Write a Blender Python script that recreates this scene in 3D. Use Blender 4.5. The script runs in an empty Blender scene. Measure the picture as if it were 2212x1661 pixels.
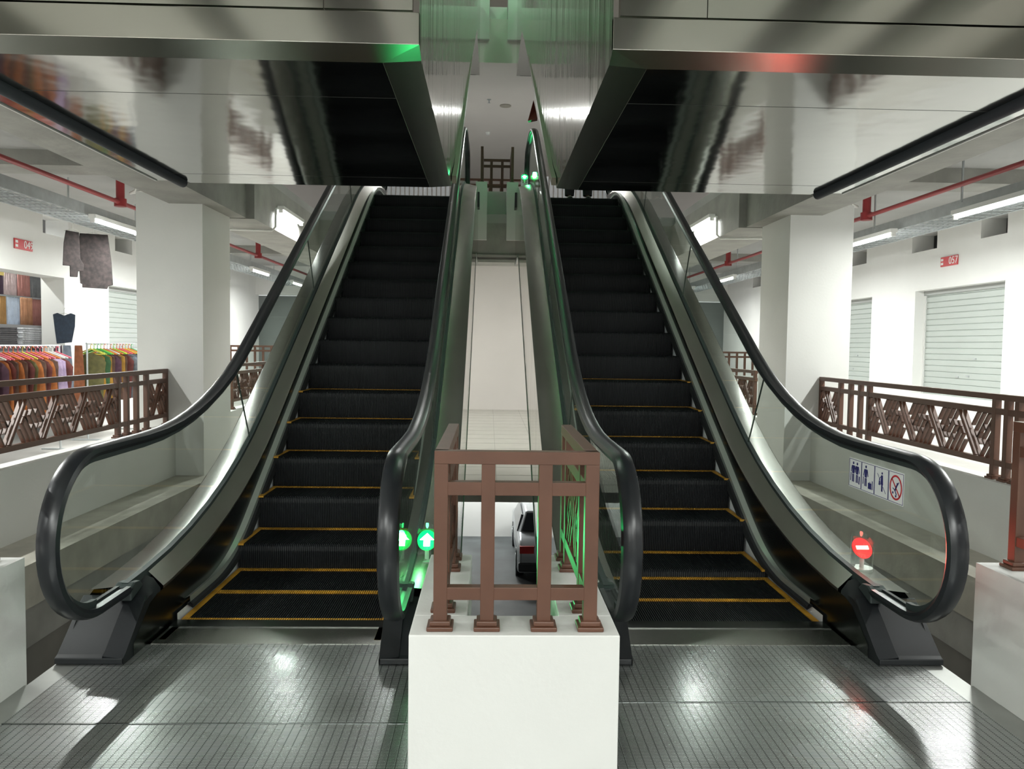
import bpy, bmesh, math, random
from mathutils import Vector, Matrix
random.seed(7)
SC = bpy.context.scene
COL = SC.collection

# ------------------------------------------------------------------ camera
f_px, pitch, yaw, roll = 1690.3, 0.0503, 0.02944, 0.01335
cam_d = bpy.data.cameras.new('camera'); cam = bpy.data.objects.new('camera', cam_d); COL.objects.link(cam)
fw = Vector((math.sin(yaw)*math.cos(pitch), math.cos(yaw)*math.cos(pitch), -math.sin(pitch)))
rt = fw.cross(Vector((0, 0, 1))).normalized(); up = rt.cross(fw)
r2 = rt*math.cos(roll)+up*math.sin(roll); u2 = -rt*math.sin(roll)+up*math.cos(roll)
M = Matrix((r2, u2, -fw)).transposed().to_4x4(); M.translation = Vector((-0.099, 0, 1.54))
cam.matrix_world = M
cam_d.sensor_width = 36; cam_d.lens = f_px/2212*36; cam_d.clip_start = 0.05; cam_d.clip_end = 200
SC.camera = cam
SC.view_settings.view_transform = 'Standard'; SC.view_settings.look = 'None'
SC.view_settings.gamma = 1; SC.view_settings.exposure = 0.5
try: SC.view_settings.use_curve_mapping = False
except Exception: pass
w = bpy.data.worlds.new('world'); SC.world = w; w.use_nodes = True
w.node_tree.nodes['Background'].inputs[0].default_value = (0.78, 0.80, 0.78, 1)
w.node_tree.nodes['Background'].inputs[1].default_value = 0.6

# ------------------------------------------------------------------ materials
MATS = {}
def mat(name, col, rough=0.6, metal=0.0, var=0.0, vscale=3.0, bump=0.0, bscale=30.0, stretch=(1,1,1), emit=None, estr=0, spec=None, rvar=0.0):
    if name in MATS: return MATS[name]
    m = bpy.data.materials.new(name); m.use_nodes = True; nt = m.node_tree; b = nt.nodes['Principled BSDF']
    b.inputs['Base Color'].default_value = (*col, 1); b.inputs['Roughness'].default_value = rough; b.inputs['Metallic'].default_value = metal
    if spec is not None: b.inputs['Specular IOR Level'].default_value = spec
    if emit: b.inputs['Emission Color'].default_value = (*emit, 1); b.inputs['Emission Strength'].default_value = estr
    if var or bump or rvar:
        tc = nt.nodes.new('ShaderNodeTexCoord'); mp = nt.nodes.new('ShaderNodeMapping'); mp.inputs['Scale'].default_value = stretch
        nt.links.new(tc.outputs['Object'], mp.inputs['Vector'])
        if var or rvar:
            n = nt.nodes.new('ShaderNodeTexNoise'); n.inputs['Scale'].default_value = vscale; n.inputs['Detail'].default_value = 5
            nt.links.new(mp.outputs[0], n.inputs['Vector'])
            if var:
                r = nt.nodes.new('ShaderNodeValToRGB'); r.color_ramp.elements[0].position = .3; r.color_ramp.elements[1].position = .7
                r.color_ramp.elements[0].color = (*[max(0, c*(1-var)) for c in col], 1); r.color_ramp.elements[1].color = (*[min(1, c*(1+var)) for c in col], 1)
                nt.links.new(n.outputs['Fac'], r.inputs['Fac']); nt.links.new(r.outputs[0], b.inputs['Base Color'])
            if rvar:
                mr = nt.nodes.new('ShaderNodeMapRange'); mr.inputs['To Min'].default_value = max(0.02, rough-rvar); mr.inputs['To Max'].default_value = rough+rvar
                nt.links.new(n.outputs['Fac'], mr.inputs['Value']); nt.links.new(mr.outputs[0], b.inputs['Roughness'])
        if bump:
            n2 = nt.nodes.new('ShaderNodeTexNoise'); n2.inputs['Scale'].default_value = bscale; n2.inputs['Detail'].default_value = 3
            nt.links.new(mp.outputs[0], n2.inputs['Vector'])
            bp = nt.nodes.new('ShaderNodeBump'); bp.inputs['Strength'].default_value = bump; bp.inputs['Distance'].default_value = .02
            nt.links.new(n2.outputs['Fac'], bp.inputs['Height']); nt.links.new(bp.outputs[0], b.inputs['Normal'])
    MATS[name] = m; return m

def glass_mat(name, tint, lo=.05, hi=.6, rough=0.02):
    m = bpy.data.materials.new(name); m.use_nodes = True; nt = m.node_tree; nt.nodes.clear()
    o = nt.nodes.new('ShaderNodeOutputMaterial'); mx = nt.nodes.new('ShaderNodeMixShader'); t = nt.nodes.new('ShaderNodeBsdfTransparent')
    g = nt.nodes.new('ShaderNodeBsdfGlossy'); lw = nt.nodes.new('ShaderNodeLayerWeight'); lw.inputs['Blend'].default_value = .5
    pw = nt.nodes.new('ShaderNodeMath'); pw.operation = 'POWER'; pw.inputs[1].default_value = 3.5
    mr = nt.nodes.new('ShaderNodeMapRange'); mr.inputs['To Min'].default_value = lo; mr.inputs['To Max'].default_value = hi
    t.inputs[0].default_value = (*tint, 1); g.inputs['Roughness'].default_value = rough; g.inputs[0].default_value = (.93, 1, .96, 1)
    nt.links.new(lw.outputs['Facing'], pw.inputs[0]); nt.links.new(pw.outputs[0], mr.inputs['Value']); nt.links.new(mr.outputs[0], mx.inputs[0])
    nt.links.new(t.outputs[0], mx.inputs[1]); nt.links.new(g.outputs[0], mx.inputs[2]); nt.links.new(mx.outputs[0], o.inputs[0])
    MATS[name] = m; return m

def grid_plate_mat():
    m = bpy.data.materials.new('ribbed_steel'); m.use_nodes = True; nt = m.node_tree; b = nt.nodes['Principled BSDF']
    b.inputs['Metallic'].default_value = .75
    tc = nt.nodes.new('ShaderNodeTexCoord'); sep = nt.nodes.new('ShaderNodeSeparateXYZ'); nt.links.new(tc.outputs['Object'], sep.inputs[0])
    def groove(sock, period, width):
        d = nt.nodes.new('ShaderNodeMath'); d.operation = 'DIVIDE'; d.inputs[1].default_value = period; nt.links.new(sock, d.inputs[0])
        fr = nt.nodes.new('ShaderNodeMath'); fr.operation = 'FRACT'; nt.links.new(d.outputs[0], fr.inputs[0])
        s = nt.nodes.new('ShaderNodeMath'); s.operation = 'SUBTRACT'; s.inputs[1].default_value = .5; nt.links.new(fr.outputs[0], s.inputs[0])
        a = nt.nodes.new('ShaderNodeMath'); a.operation = 'ABSOLUTE'; nt.links.new(s.outputs[0], a.inputs[0])
        mr = nt.nodes.new('ShaderNodeMapRange'); mr.inputs['From Min'].default_value = width*.5; mr.inputs['From Max'].default_value = width
        nt.links.new(a.outputs[0], mr.inputs['Value']); return mr.outputs[0]
    gx = groove(sep.outputs['X'], .034, .09); gy = groove(sep.outputs['Y'], .0105, .25)
    mn = nt.nodes.new('ShaderNodeMath'); mn.operation = 'MINIMUM'; nt.links.new(gx, mn.inputs[0]); nt.links.new(gy, mn.inputs[1])
    bp = nt.nodes.new('ShaderNodeBump'); bp.inputs['Strength'].default_value = .4; bp.inputs['Distance'].default_value = .0015
    nt.links.new(mn.outputs[0], bp.inputs['Height'])
    n = nt.nodes.new('ShaderNodeTexNoise'); n.inputs['Scale'].default_value = 2.2; n.inputs['Detail'].default_value = 6; nt.links.new(tc.outputs['Object'], n.inputs['Vector'])
    b2 = nt.nodes.new('ShaderNodeBump'); b2.inputs['Strength'].default_value = .04; b2.inputs['Distance'].default_value = .02
    nt.links.new(n.outputs['Fac'], b2.inputs['Height']); nt.links.new(bp.outputs[0], b2.inputs['Normal']); nt.links.new(b2.outputs[0], b.inputs['Normal'])
    mr = nt.nodes.new('ShaderNodeMapRange'); mr.inputs['From Min'].default_value = .3; mr.inputs['From Max'].default_value = .7
    mr.inputs['To Min'].default_value = .17; mr.inputs['To Max'].default_value = .32
    nt.links.new(n.outputs['Fac'], mr.inputs['Value']); nt.links.new(mr.outputs[0], b.inputs['Roughness'])
    mx = nt.nodes.new('ShaderNodeMix'); mx.data_type = 'RGBA'; mx.inputs[6].default_value = (.12, .13, .125, 1); mx.inputs[7].default_value = (.52, .54, .53, 1)
    nt.links.new(mn.outputs[0], mx.inputs[0]); nt.links.new(mx.outputs[2], b.inputs['Base Color'])
    MATS['plate'] = m; return m

PLATE = grid_plate_mat()
WHITE = mat('white_paint', (.70, .70, .675), .55, var=.03, vscale=1.5, bump=.05, bscale=40)
WALLW = mat('white_wall_paint', (.84, .84, .82), .6, var=.02, vscale=2)
PINKW = mat('warm_white_wall', (.66, .62, .585), .55, var=.03, vscale=1)
TILE = mat('beige_floor_tile', (.47, .45, .40), .35, var=.06, vscale=4)
CONC = mat('grey_concrete', (.33, .325, .30), .8, var=.15, vscale=3, bump=.2, bscale=15)
CEIL = mat('grey_ceiling', (.42, .42, .41), .8, var=.06, vscale=2)
LEDGE = mat('screed_ledge', (.42, .40, .345), .8, var=.12, vscale=5, bump=.1, bscale=30)
DARKW = mat('dusty_brown_wall', (.20, .19, .17), .9, var=.1, vscale=3)
LOWFL = mat('wet_concrete_floor', (.07, .078, .08), .6, var=.35, vscale=2.2, rvar=.15)
CORFL = mat('corridor_floor', (.55, .53, .50), .3, var=.05, vscale=3)
BROWN = mat('brown_powder_coat', (.108, .046, .027), .42, var=.12, vscale=6)
BELT = mat('black_rubber_belt', (.013, .015, .018), .30, spec=.5)
FOOT = mat('black_plastic', (.011, .013, .015), .42)
STEP = mat('black_step_aluminium', (.007, .0085, .0105), .55, spec=.35)
YELL = mat('yellow_cleat', (.50, .25, .02), .6, var=.3, vscale=9)
DECKI = mat('inner_deck_stainless', (.54, .51, .47), .30, metal=1, var=.04, vscale=3)  # lighter, warmer copy of the deck steel; warm reflection put into the colour
STEEL = mat('brushed_stainless', (.52, .51, .475), .24, metal=1, bump=.03, bscale=25, stretch=(.3, 6, 6))
DECK = mat('deck_stainless', (.37, .37, .34), .27, metal=1, var=.05, vscale=3, bump=.02, bscale=20)
SKIRT = mat('skirt_steel', (.15, .16, .155), .25, metal=1)
SKIRTW = mat('skirt_lower_steel', (.78, .79, .82), .5)
ALU = mat('pale_aluminium', (.60, .64, .60), .35, metal=.7)
MIRR = mat('polished_soffit_steel', (.35, .355, .335), .095, metal=1, bump=.30, bscale=1.5, stretch=(.9, .9, 1))
CHAM = mat('soffit_edge_steel', (.42, .43, .40), .27, metal=1)
SIDEM = mat('polished_side_steel', (.50, .49, .45), .10, metal=1, bump=.35, bscale=2.2, stretch=(1, 2.2, .25))
FASC = mat('fascia_brushed_steel', (.50, .485, .445), .15, metal=1, bump=.06, bscale=.9, stretch=(1.2, 1, .5))
RUB = mat('dark_gasket', (.03, .04, .04), .5)
BRUSH = mat('black_brush', (.012, .013, .015), .9)
GLASS = glass_mat('balustrade_glass', (.93, .965, .945), .03, .30)
ACRY = glass_mat('acrylic', (.90, .93, .93), .12, .8)
GEDGE = mat('green_glass_edge', (.05, .065, .055), .3)
TUBE = mat('tube_glow', (.9, .9, .9), .5, emit=(.97, 1, .98), estr=14); TUBE.cycles.emission_sampling = 'NONE'
FIXT = mat('white_fixture', (.8, .8, .78), .4)
GALV = mat('galvanised_tray', (.50, .53, .54), .45, metal=.6, var=.1, vscale=8)
RED = mat('red_pipe_paint', (.32, .035, .04), .4)
PLASTW = mat('white_conduit', (.75, .75, .72), .4)
SHUT = mat('shutter_paint', (.46, .50, .475), .4, var=.02, vscale=3)
DKGREY = mat('dark_grey', (.06, .065, .07), .6)
SIGNR = mat('red_sign', (.62, .06, .07), .4)
SIGNW = mat('sign_white', (.85, .86, .85), .4)
NAVY = mat('navy_print', (.03, .03, .16), .5)
REDP = mat('red_print', (.55, .03, .04), .5)

# ------------------------------------------------------------------ mesh helper
class MB:
    def __init__(s): s.v = []; s.f = []
    def add(s, vs, fs):
        o = len(s.v); s.v += [tuple(p) for p in vs]; s.f += [tuple(i+o for i in f) for f in fs]; return s
    def box(s, x0, x1, y0, y1, z0, z1):
        x0, x1 = min(x0, x1), max(x0, x1); y0, y1 = min(y0, y1), max(y0, y1); z0, z1 = min(z0, z1), max(z0, z1)
        return s.add([(x0,y0,z0),(x1,y0,z0),(x1,y1,z0),(x0,y1,z0),(x0,y0,z1),(x1,y0,z1),(x1,y1,z1),(x0,y1,z1)],
              [(0,3,2,1),(4,5,6,7),(0,1,5,4),(1,2,6,5),(2,3,7,6),(3,0,4,7)])
    def prism(s, poly, x0, x1):   # polygon in (y,z) extruded along x
        n = len(poly); vs = [(x0, y, z) for y, z in poly]+[(x1, y, z) for y, z in poly]
        return s.add(vs, [tuple(range(n)), tuple(range(2*n-1, n-1, -1))]+[(i, i+n, (i+1) % n+n, (i+1) % n) for i in range(n)])
    def prism_xy(s, poly, z0, z1):
        n = len(poly); vs = [(x, y, z0) for x, y in poly]+[(x, y, z1) for x, y in poly]
        return s.add(vs, [tuple(range(n-1, -1, -1)), tuple(range(n, 2*n))]+[(i, (i+1) % n, (i+1) % n+n, i+n) for i in range(n)])
    def sweep_yz(s, path, sec, closed_sec=True, cap=True):   # sec in (x, n); n = offset along path normal in yz
        n = len(sec); vs = []
        for i, (y, z) in enumerate(path):
            a = path[max(0, i-1)]; b = path[min(len(path)-1, i+1)]; ty, tz = b[0]-a[0], b[1]-a[1]; L = math.hypot(ty, tz) or 1
            ny, nz = -tz/L, ty/L
            for sx, sn in sec: vs.append((sx, y+ny*sn, z+nz*sn))
        fs = []
        for i in range(len(path)-1):
            for j in range(n if closed_sec else n-1):
                k = (j+1) % n; fs.append((i*n+j, i*n+k, (i+1)*n+k, (i+1)*n+j))
        if cap and closed_sec: fs += [tuple(range(n-1, -1, -1)), tuple(range((len(path)-1)*n, len(path)*n))]
        return s.add(vs, fs)
    def strip(s, rows):    # rows: list of equally long 3D point lists
        n = len(rows[0]); vs = [p for r in rows for p in r]; fs = []
        for i in range(len(rows)-1):
            for j in range(n-1): fs.append((i*n+j, i*n+j+1, (i+1)*n+j+1, (i+1)*n+j))
        return s.add(vs, fs)
    def tube(s, pts, r, seg=10, r2=None):
        pts = [Vector(p) for p in pts]; vs = []; m = len(pts); prev = None
        for i, p in enumerate(pts):
            t = (pts[min(m-1, i+1)]-pts[max(0, i-1)]).normalized()
            if prev is None: a = Vector((0, 0, 1)) if abs(t.z) < .9 else Vector((1, 0, 0))
            else: a = prev
            n1 = (a-t*a.dot(t)).normalized(); prev = n1; n2 = t.cross(n1)
            rr = r if r2 is None else r+(r2-r)*i/(m-1)
            for k in range(seg):
                an = 2*math.pi*k/seg; vs.append(p+n1*math.cos(an)*rr+n2*math.sin(an)*rr)
        fs = []
        for i in range(m-1):
            for k in range(seg): fs.append((i*seg+k, i*seg+(k+1) % seg, (i+1)*seg+(k+1) % seg, (i+1)*seg+k))
        fs += [tuple(range(seg-1, -1, -1)), tuple(range((m-1)*seg, m*seg))]
        return s.add(vs, fs)
    def bar(s, a, b, wdt, dep, nrm):   # rectangular bar from a to b; dep along nrm
        a, b, nrm = Vector(a), Vector(b), Vector(nrm).normalized(); t = (b-a).normalized(); sd = t.cross(nrm).normalized()*wdt/2; d = nrm*dep/2
        vs = [a-sd-d, a+sd-d, a+sd+d, a-sd+d, b-sd-d, b+sd-d, b+sd+d, b-sd+d]
        return s.add(vs, [(0,1,2,3),(7,6,5,4),(0,4,5,1),(1,5,6,2),(2,6,7,3),(3,7,4,0)])
    def build(s, name, m, parent=None, smooth=False, bevel=0, loc=None):
        me = bpy.data.meshes.new(name); me.from_pydata(s.v, [], s.f); me.materials.append(m)
        bm = bmesh.new(); bm.from_mesh(me); bmesh.ops.recalc_face_normals(bm, faces=bm.faces); bm.to_mesh(me); bm.free()
        if smooth:
            for p in me.polygons: p.use_smooth = True
            try: me.set_sharp_from_angle(angle=math.radians(40))
            except Exception: pass
        o = bpy.data.objects.new(name, me); COL.objects.link(o)
        if parent: o.parent = parent
        if loc: o.location = loc
        if bevel:
            b = o.modifiers.new('bevel', 'BEVEL'); b.width = bevel; b.segments = 2; b.limit_method = 'ANGLE'
        return o
def tag(o, label=None, cat=None, group=None, kind=None):
    if label: o['label'] = label
    if cat: o['category'] = cat
    if group: o['group'] = group
    if kind: o['kind'] = kind
    return o
def empty(name, loc=(0,0,0), rz=0, **k):
    o = bpy.data.objects.new(name, None); COL.objects.link(o); o.location = loc; o.rotation_euler = (0,0,rz); o.empty_display_size = .1
    return tag(o, **k)
def kids(o): return [c for c in bpy.data.objects if c.parent == o]
def copy_tree(o, parent=None):
    c = o.copy(); COL.objects.link(c); c.parent = parent
    for ch in kids(o): copy_tree(ch, c)
    return c
def struct(mb, name, m, **k):
    o = mb.build(name, m, **k); o['kind'] = 'structure'; return o

# ------------------------------------------------------------------ structure: floors, slabs
S30 = math.tan(math.radians(30)); ZT = 3.8; Y0 = 5.5
b = MB()
b.box(-2.03, 2.03, -3, 2.65, -.03, 0)
for s in (-1, 1): b.box(s*.365, s*2.03, 2.65, 3.95, -.03, 0)
struct(b, 'floor', PLATE)
b = MB()
for s in (-1, 1):
    b.box(s*.62, s*1.80, 3.952, 4.29, -.03, .003)
struct(b, 'floor', DECK)          # smooth comb plates
b = MB()
for y in (3.11, 3.99): 
    b.box(-2.03, -.365, y, y+.006, 0, .0025)
for y in (3.30, 3.99): 
    b.box(.365, 2.03, y, y+.006, 0, .0025)
for s in (-1, 1): b.box(s*.62, s*1.8, 4.18, 4.285, 0, .008)
struct(b, 'trim_1', SKIRT)
b = MB()
for s in (-1, 1):
    b.box(s*2.03, s*2.16, -3, 3.47, -.03, -.001)
    b.box(s*2.03, s*2.14, 3.47, 3.72, -.03, -.001)
struct(b, 'floor', mat('plain_steel_edge', (.36, .37, .35), .38, metal=.8, var=.15, vscale=3))
b = MB(); b.box(-8.5, 8.5, -8, -3, -.3, 0)
for s in (-1, 1):
    b.box(s*2.16, s*8.5, -3, 3.30, -.3, 0); b.box(s*3.67, s*8.5, 3.3, 22, -.3, 0)
struct(b, 'floor', CORFL)
b = MB()
for s in (-1, 1):
    b.box(s*3.22, s*3.67, 3.3, 18.6, -.3, .0); b.box(s*2.0, s*3.22, 8.5, 18.6, -.3, 0)
struct(b, 'floor', LEDGE)
b = MB(); b.box(-2.0, 2.0, 8.15, 18.6, -.11, 0)
struct(b, 'floor', TILE)
b = MB()
for x in (-1.2, -.6, 0, .6, 1.2): b.box(x-.002, x+.002, 8.15, 18.6, 0, .0015)
for i in range(17): b.box(-2, 2, 8.6+.6*i, 8.604+.6*i, 0, .0015)
struct(b, 'trim_2', mat('tile_grout', (.30, .29, .26), .8))
# edges of the floor slab around the void and landing support
b = MB()
for s in (-1, 1):
    b.box(s*3.30, s*3.66, 3.5, 18.6, -.62, -.3)
b.box(-3.3, -2.0, 8.5, 8.8, -.42, -.3); b.box(2.0, 3.3, 8.5, 8.8, -.42, -.3)
b.box(-2.14, 2.14, -3, 3.6, -.55, -.031)
struct(b, 'trim_3', CONC)
b = MB()
for s in (-1, 1): b.box(s*3.34, s*3.6, 3.5, 21, -3.8, -.62)
b.box(-2.1, 2.1, 2.2, 2.6, -3.8, -.5)
struct(b, 'wall_basement', DARKW)
b = MB(); b.box(-9, 9, -3, 32, -3.95, -3.8); struct(b, 'floor', LOWFL)
b = MB(); b.box(-9, 9, 21.6, 21.8, -3.8, -.3)
struct(b, 'wall_basement', WALLW)

# parapets
PZ = .57
b = MB()
for s in (-1, 1):
    b.box(s*3.67, s*3.86, 3.3, 9.0, 0, PZ); b.box(s*3.67, s*3.86, 9.9, 17.5, 0, PZ)
    b.box(s*2.15, s*3.86, 3.28, 3.49, -.3, PZ)
    b.box(s*2.15, s*2.38, -2.5, 3.28, 0, PZ)
struct(b, 'trim_4', WHITE)
def u_parapet(name, z0, z1, zlow, y0, flip):
    b = MB(); sg = -1 if flip else 1
    b.box(-.365, .365, y0, y0+sg*.2, z0, z1)
    for s in (-1, 1): b.box(s*.365, s*.17, y0+sg*.2, y0+sg*1.04, zlow, z1)
    return struct(b, name, WHITE, bevel=.004)
u_parapet('trim_5', -.3, .54, -.3, 2.65, False)
u_parapet('trim_6', 3.35, 4.34, 3.35, 14.66, True)
u_parapet('trim_7', 7.2, 8.14, 7.2, 15.86, True)

# columns
b = MB()
for s in (-1, 1):
    b.box(s*3.35, s*4.09, 9.0, 9.93, 0, 3.2)
    b.box(s*3.39, s*4.13, 17.5, 18.4, 0, 3.2)
for x in (-3.2, -1.2, 1.9, 3.4): b.box(x-.35, x+.35, -5.2, -4.6, 0, 3.6)
struct(b, 'trim_8', WHITE)
# beams
b = MB()
for s in (-1, 1):
    b.box(s*3.15, s*3.72, -6, 9.95, 3.08, 3.65); b.box(s*3.05, s*3.72, 9.95, 22, 3.07, 3.65)
    b.box(s*3.72, s*6.6, 9.0, 9.5, 3.48, 3.65); b.box(s*3.72, s*6.6, 17.5, 18.0, 3.48, 3.65)
b.box(-3.05, 3.05, -3.4, -2.9, 3.2, 3.65)
b.box(-3.05, 3.05, 13.7, 14.3, 2.97, 3.65)
b.box(-3.05, 3.05, 13.66, 13.7, 2.97, 3.02); b.box(-3.05, 3.05, 13.66, 13.7, 3.06, 3.10)
struct(b, 'trim_9', CONC)
# upper slab
b = MB()
for s in (-1, 1): b.box(s*3.1, s*9, -8, 26, 3.65, ZT)
b.box(-3.1, 3.1, -8, 3.36, 3.65, ZT); b.box(-3.1, 3.1, 13.7, 26, 3.65, ZT)
struct(b, 'ceiling', CEIL)
b = MB()
for x0, x1 in ((-2.9, -1.9), (-1.62, -1.15), (-.75, -.5), (.9, 1.5), (1.95, 2.2), (2.6, 3.0)): b.box(x0, x1, -2.9, 3.26, 3.45, 3.65)  # unseen white strips, added to reflect as bright bands in the fascia
struct(b, 'ceiling', WHITE)
b = MB()
b.box(-3.1, 3.1, -2.9, 3.26, 3.64, 3.652)  # unseen dark sheet added behind the strips for the gaps between reflected bands
struct(b, 'ceiling', mat('dark_reflection_backing', (.13, .13, .125), .8))
b = MB()
b.box(-9, 9, 14.9, 30, 6.8, 7.6)
struct(b, 'ceiling', PINKW)
b = MB()
for s in (-1, 1): b.box(s*3.1, s*9, 2, 14.9, 7.3, 7.6)
struct(b, 'ceiling', CEIL)
b = MB(); b.box(-9, 9, 0, 30, 11, 11.2); struct(b, 'ceiling', PINKW)
b = MB(); b.box(-9, 9, 26, 26.2, 3.8, 6.8); b.box(-9, 9, 29.8, 30, 7.6, 11); struct(b, 'wall_upper', PINKW)
b = MB(); b.box(-3.05, 3.05, 18.6, 18.8, 0, 3.65); struct(b, 'wall_back', PINKW)
b = MB()
for s in (-1, 1):
    b.box(s*3.0, s*6.8, 22, 22.2, 2.85, 3.65)
struct(b, 'wall_far', WALLW)
b = MB()
for s in (-1, 1): b.box(s*3.0, s*6.8, 22.6, 22.8, 0, 2.85)
struct(b, 'wall_far', mat('grey_green_render', (.24, .26, .25), .7, var=.06, vscale=2))
b = MB(); b.box(-9, 9, -8.2, -8, 0, 3.65); struct(b, 'wall_front', mat('front_wall_grey', (.30, .30, .29), .7))

# side walls with shop bays
BAYS = [(2.9, 5.1), (6.5, 8.65), (10.05, 12.2), (13.6, 15.75), (17.1, 19.25)]
VENTS = [(4.4, 4.95), (6.0, 6.55), (8.2, 8.75), (10.05, 10.6), (11.65, 12.35), (13.85, 14.5), (15.9, 16.5), (19.3, 19.9)]
def side_wall(s, name):
    b = MB(); x0, x1 = s*6.6, s*6.95
    ys = -8
    for a, c in BAYS:
        b.box(x0, x1, ys, a, 0, 3.0); b.box(x0, x1, a, c, 2.47, 3.0)
        if s > 0 or a != 10.05: b.box(x0, x1, a, c, 0, .87)
        ys = c
    b.box(x0, x1, ys, 21.4, 0, 3.0)
    ys = -8
    for a, c in VENTS:
        b.box(x0, x1, ys, a, 3.08, 3.36); ys = c
    b.box(x0, x1, ys, 21.4, 3.08, 3.36); b.box(x0, x1, -8, 21.4, 3.0, 3.08); b.box(x0, x1, -8, 21.4, 3.36, 3.65)
    b.box(s*6.6, s*6.8, 21.4, 22.3, 0, 3.65)
    struct(b, name, WALLW)
side_wall(1, 'wall_right'); side_wall(-1, 'wall_left')
b = MB()
for s in (-1, 1):
    b.box(s*9.0, s*9.1, -8, 22, 0, 3.65)
    for y in (5.9, 9.4, 13.45, 16.5): b.box(s*6.95, s*9, y, y+.1, 0, 3.65)
struct(b, 'wall_shop_back', mat('grey_shop_wall', (.42, .42, .42), .7))  # even mid grey

# ------------------------------------------------------------------ profile paths
def path(zf, h, R, ya, yb, zt=ZT, step=.12):
    """flat - incline - flat with rounded knees; h is offset of the incline above the step line"""
    p1 = (Y0+(zf-h)/S30, zf); p2 = (Y0+(zt+zf-h)/S30, zt+zf); T = R*math.tan(math.radians(15)); c, s = math.cos(math.radians(30)), .5
    pts = [(ya, zf)]
    for i in range(9):
        a = math.radians(30*i/8); pts.append((p1[0]-T+R*math.sin(a), zf+R*(1-math.cos(a))))
    e = (p2[0]-T*c, p2[1]-T*s); st = pts[-1]
    for i in range(1, 24): k = i/24; pts.append((st[0]+(e[0]-st[0])*k, st[1]+(e[1]-st[1])*k))
    for i in range(9):
        a = math.radians(30-30*i/8); pts.append((p2[0]+T-R*math.sin(a), p2[1]-R*(1-math.cos(a))))
    pts.append((yb, zt+zf))
    pts = [p for i, p in enumerate(pts) if ya <= p[0] <= yb]
    return pts
def samp(P, y):
    for a, c in zip(P, P[1:]):
        if a[0] <= y <= c[0]: return a[1]+(c[1]-a[1])*(y-a[0])/max(1e-9, c[0]-a[0])
    return P[0][1] if y < P[0][0] else P[-1][1]
def seg(P, ya, yb): return [(ya, samp(P, ya))]+[p for p in P if ya < p[0] < yb]+[(yb, samp(P, yb))]

YE = 13.35            # upper newel centre
HR = path(1.03, 1.27, 3.5, 3.62, YE)
NR = .37
def arc(cy, cz, a0, a1, r, n=18): return [(cy+r*math.cos(math.radians(a0+(a1-a0)*i/n)), cz+r*math.sin(math.radians(a0+(a1-a0)*i/n))) for i in range(n+1)]
newel_lo = arc(3.62, .66, 270, 90, NR, 24)       # bottom to top, going through the front
newel_hi = arc(YE, ZT+.66, 90, -90, NR, 24)
RAIL = [(3.92, .29)]+newel_lo+HR[1:-1]+newel_hi+[(YE-.3, ZT+.29)]

# ------------------------------------------------------------------ step
def make_step(parent):
    N = 88; half = .57; wd = 2*half/N
    prof = [(-.385, -.30), (-.396, -.20), (-.403, -.10), (-.406, -.045), (-.400, -.014), (-.386, 0), (-.03, 0)]
    rows = []
    for i in range(N):
        x = -half+i*wd
        for dx, d in ((0, .008), (.35, .008), (.42, 0), (.95, 0)):
            r = []
            for (y, z) in prof:
                ny, nz = (1, 0) if z < -.03 else ((.7, -.7) if z < -.001 else (0, -1))
                r.append((x+dx*wd, y+ny*d, z+nz*d))
            rows.append(r)
    b = MB().strip(rows)
    st = b.build('step', STEP, parent)
    d = MB()
    for i in range(N):
        x = -half+i*wd; d.box(x+.38*wd, x+wd, -.044, .0, -.008, .004)
    d.box(-half, half, -.03, 0, -.012, -.006)
    d.box(-half, -half+.035, -.40, 0, -.01, .003); d.box(half-.035, half, -.40, 0, -.01, .003)
    d.build('demarcation_line', YELL, st)
    return st

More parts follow.
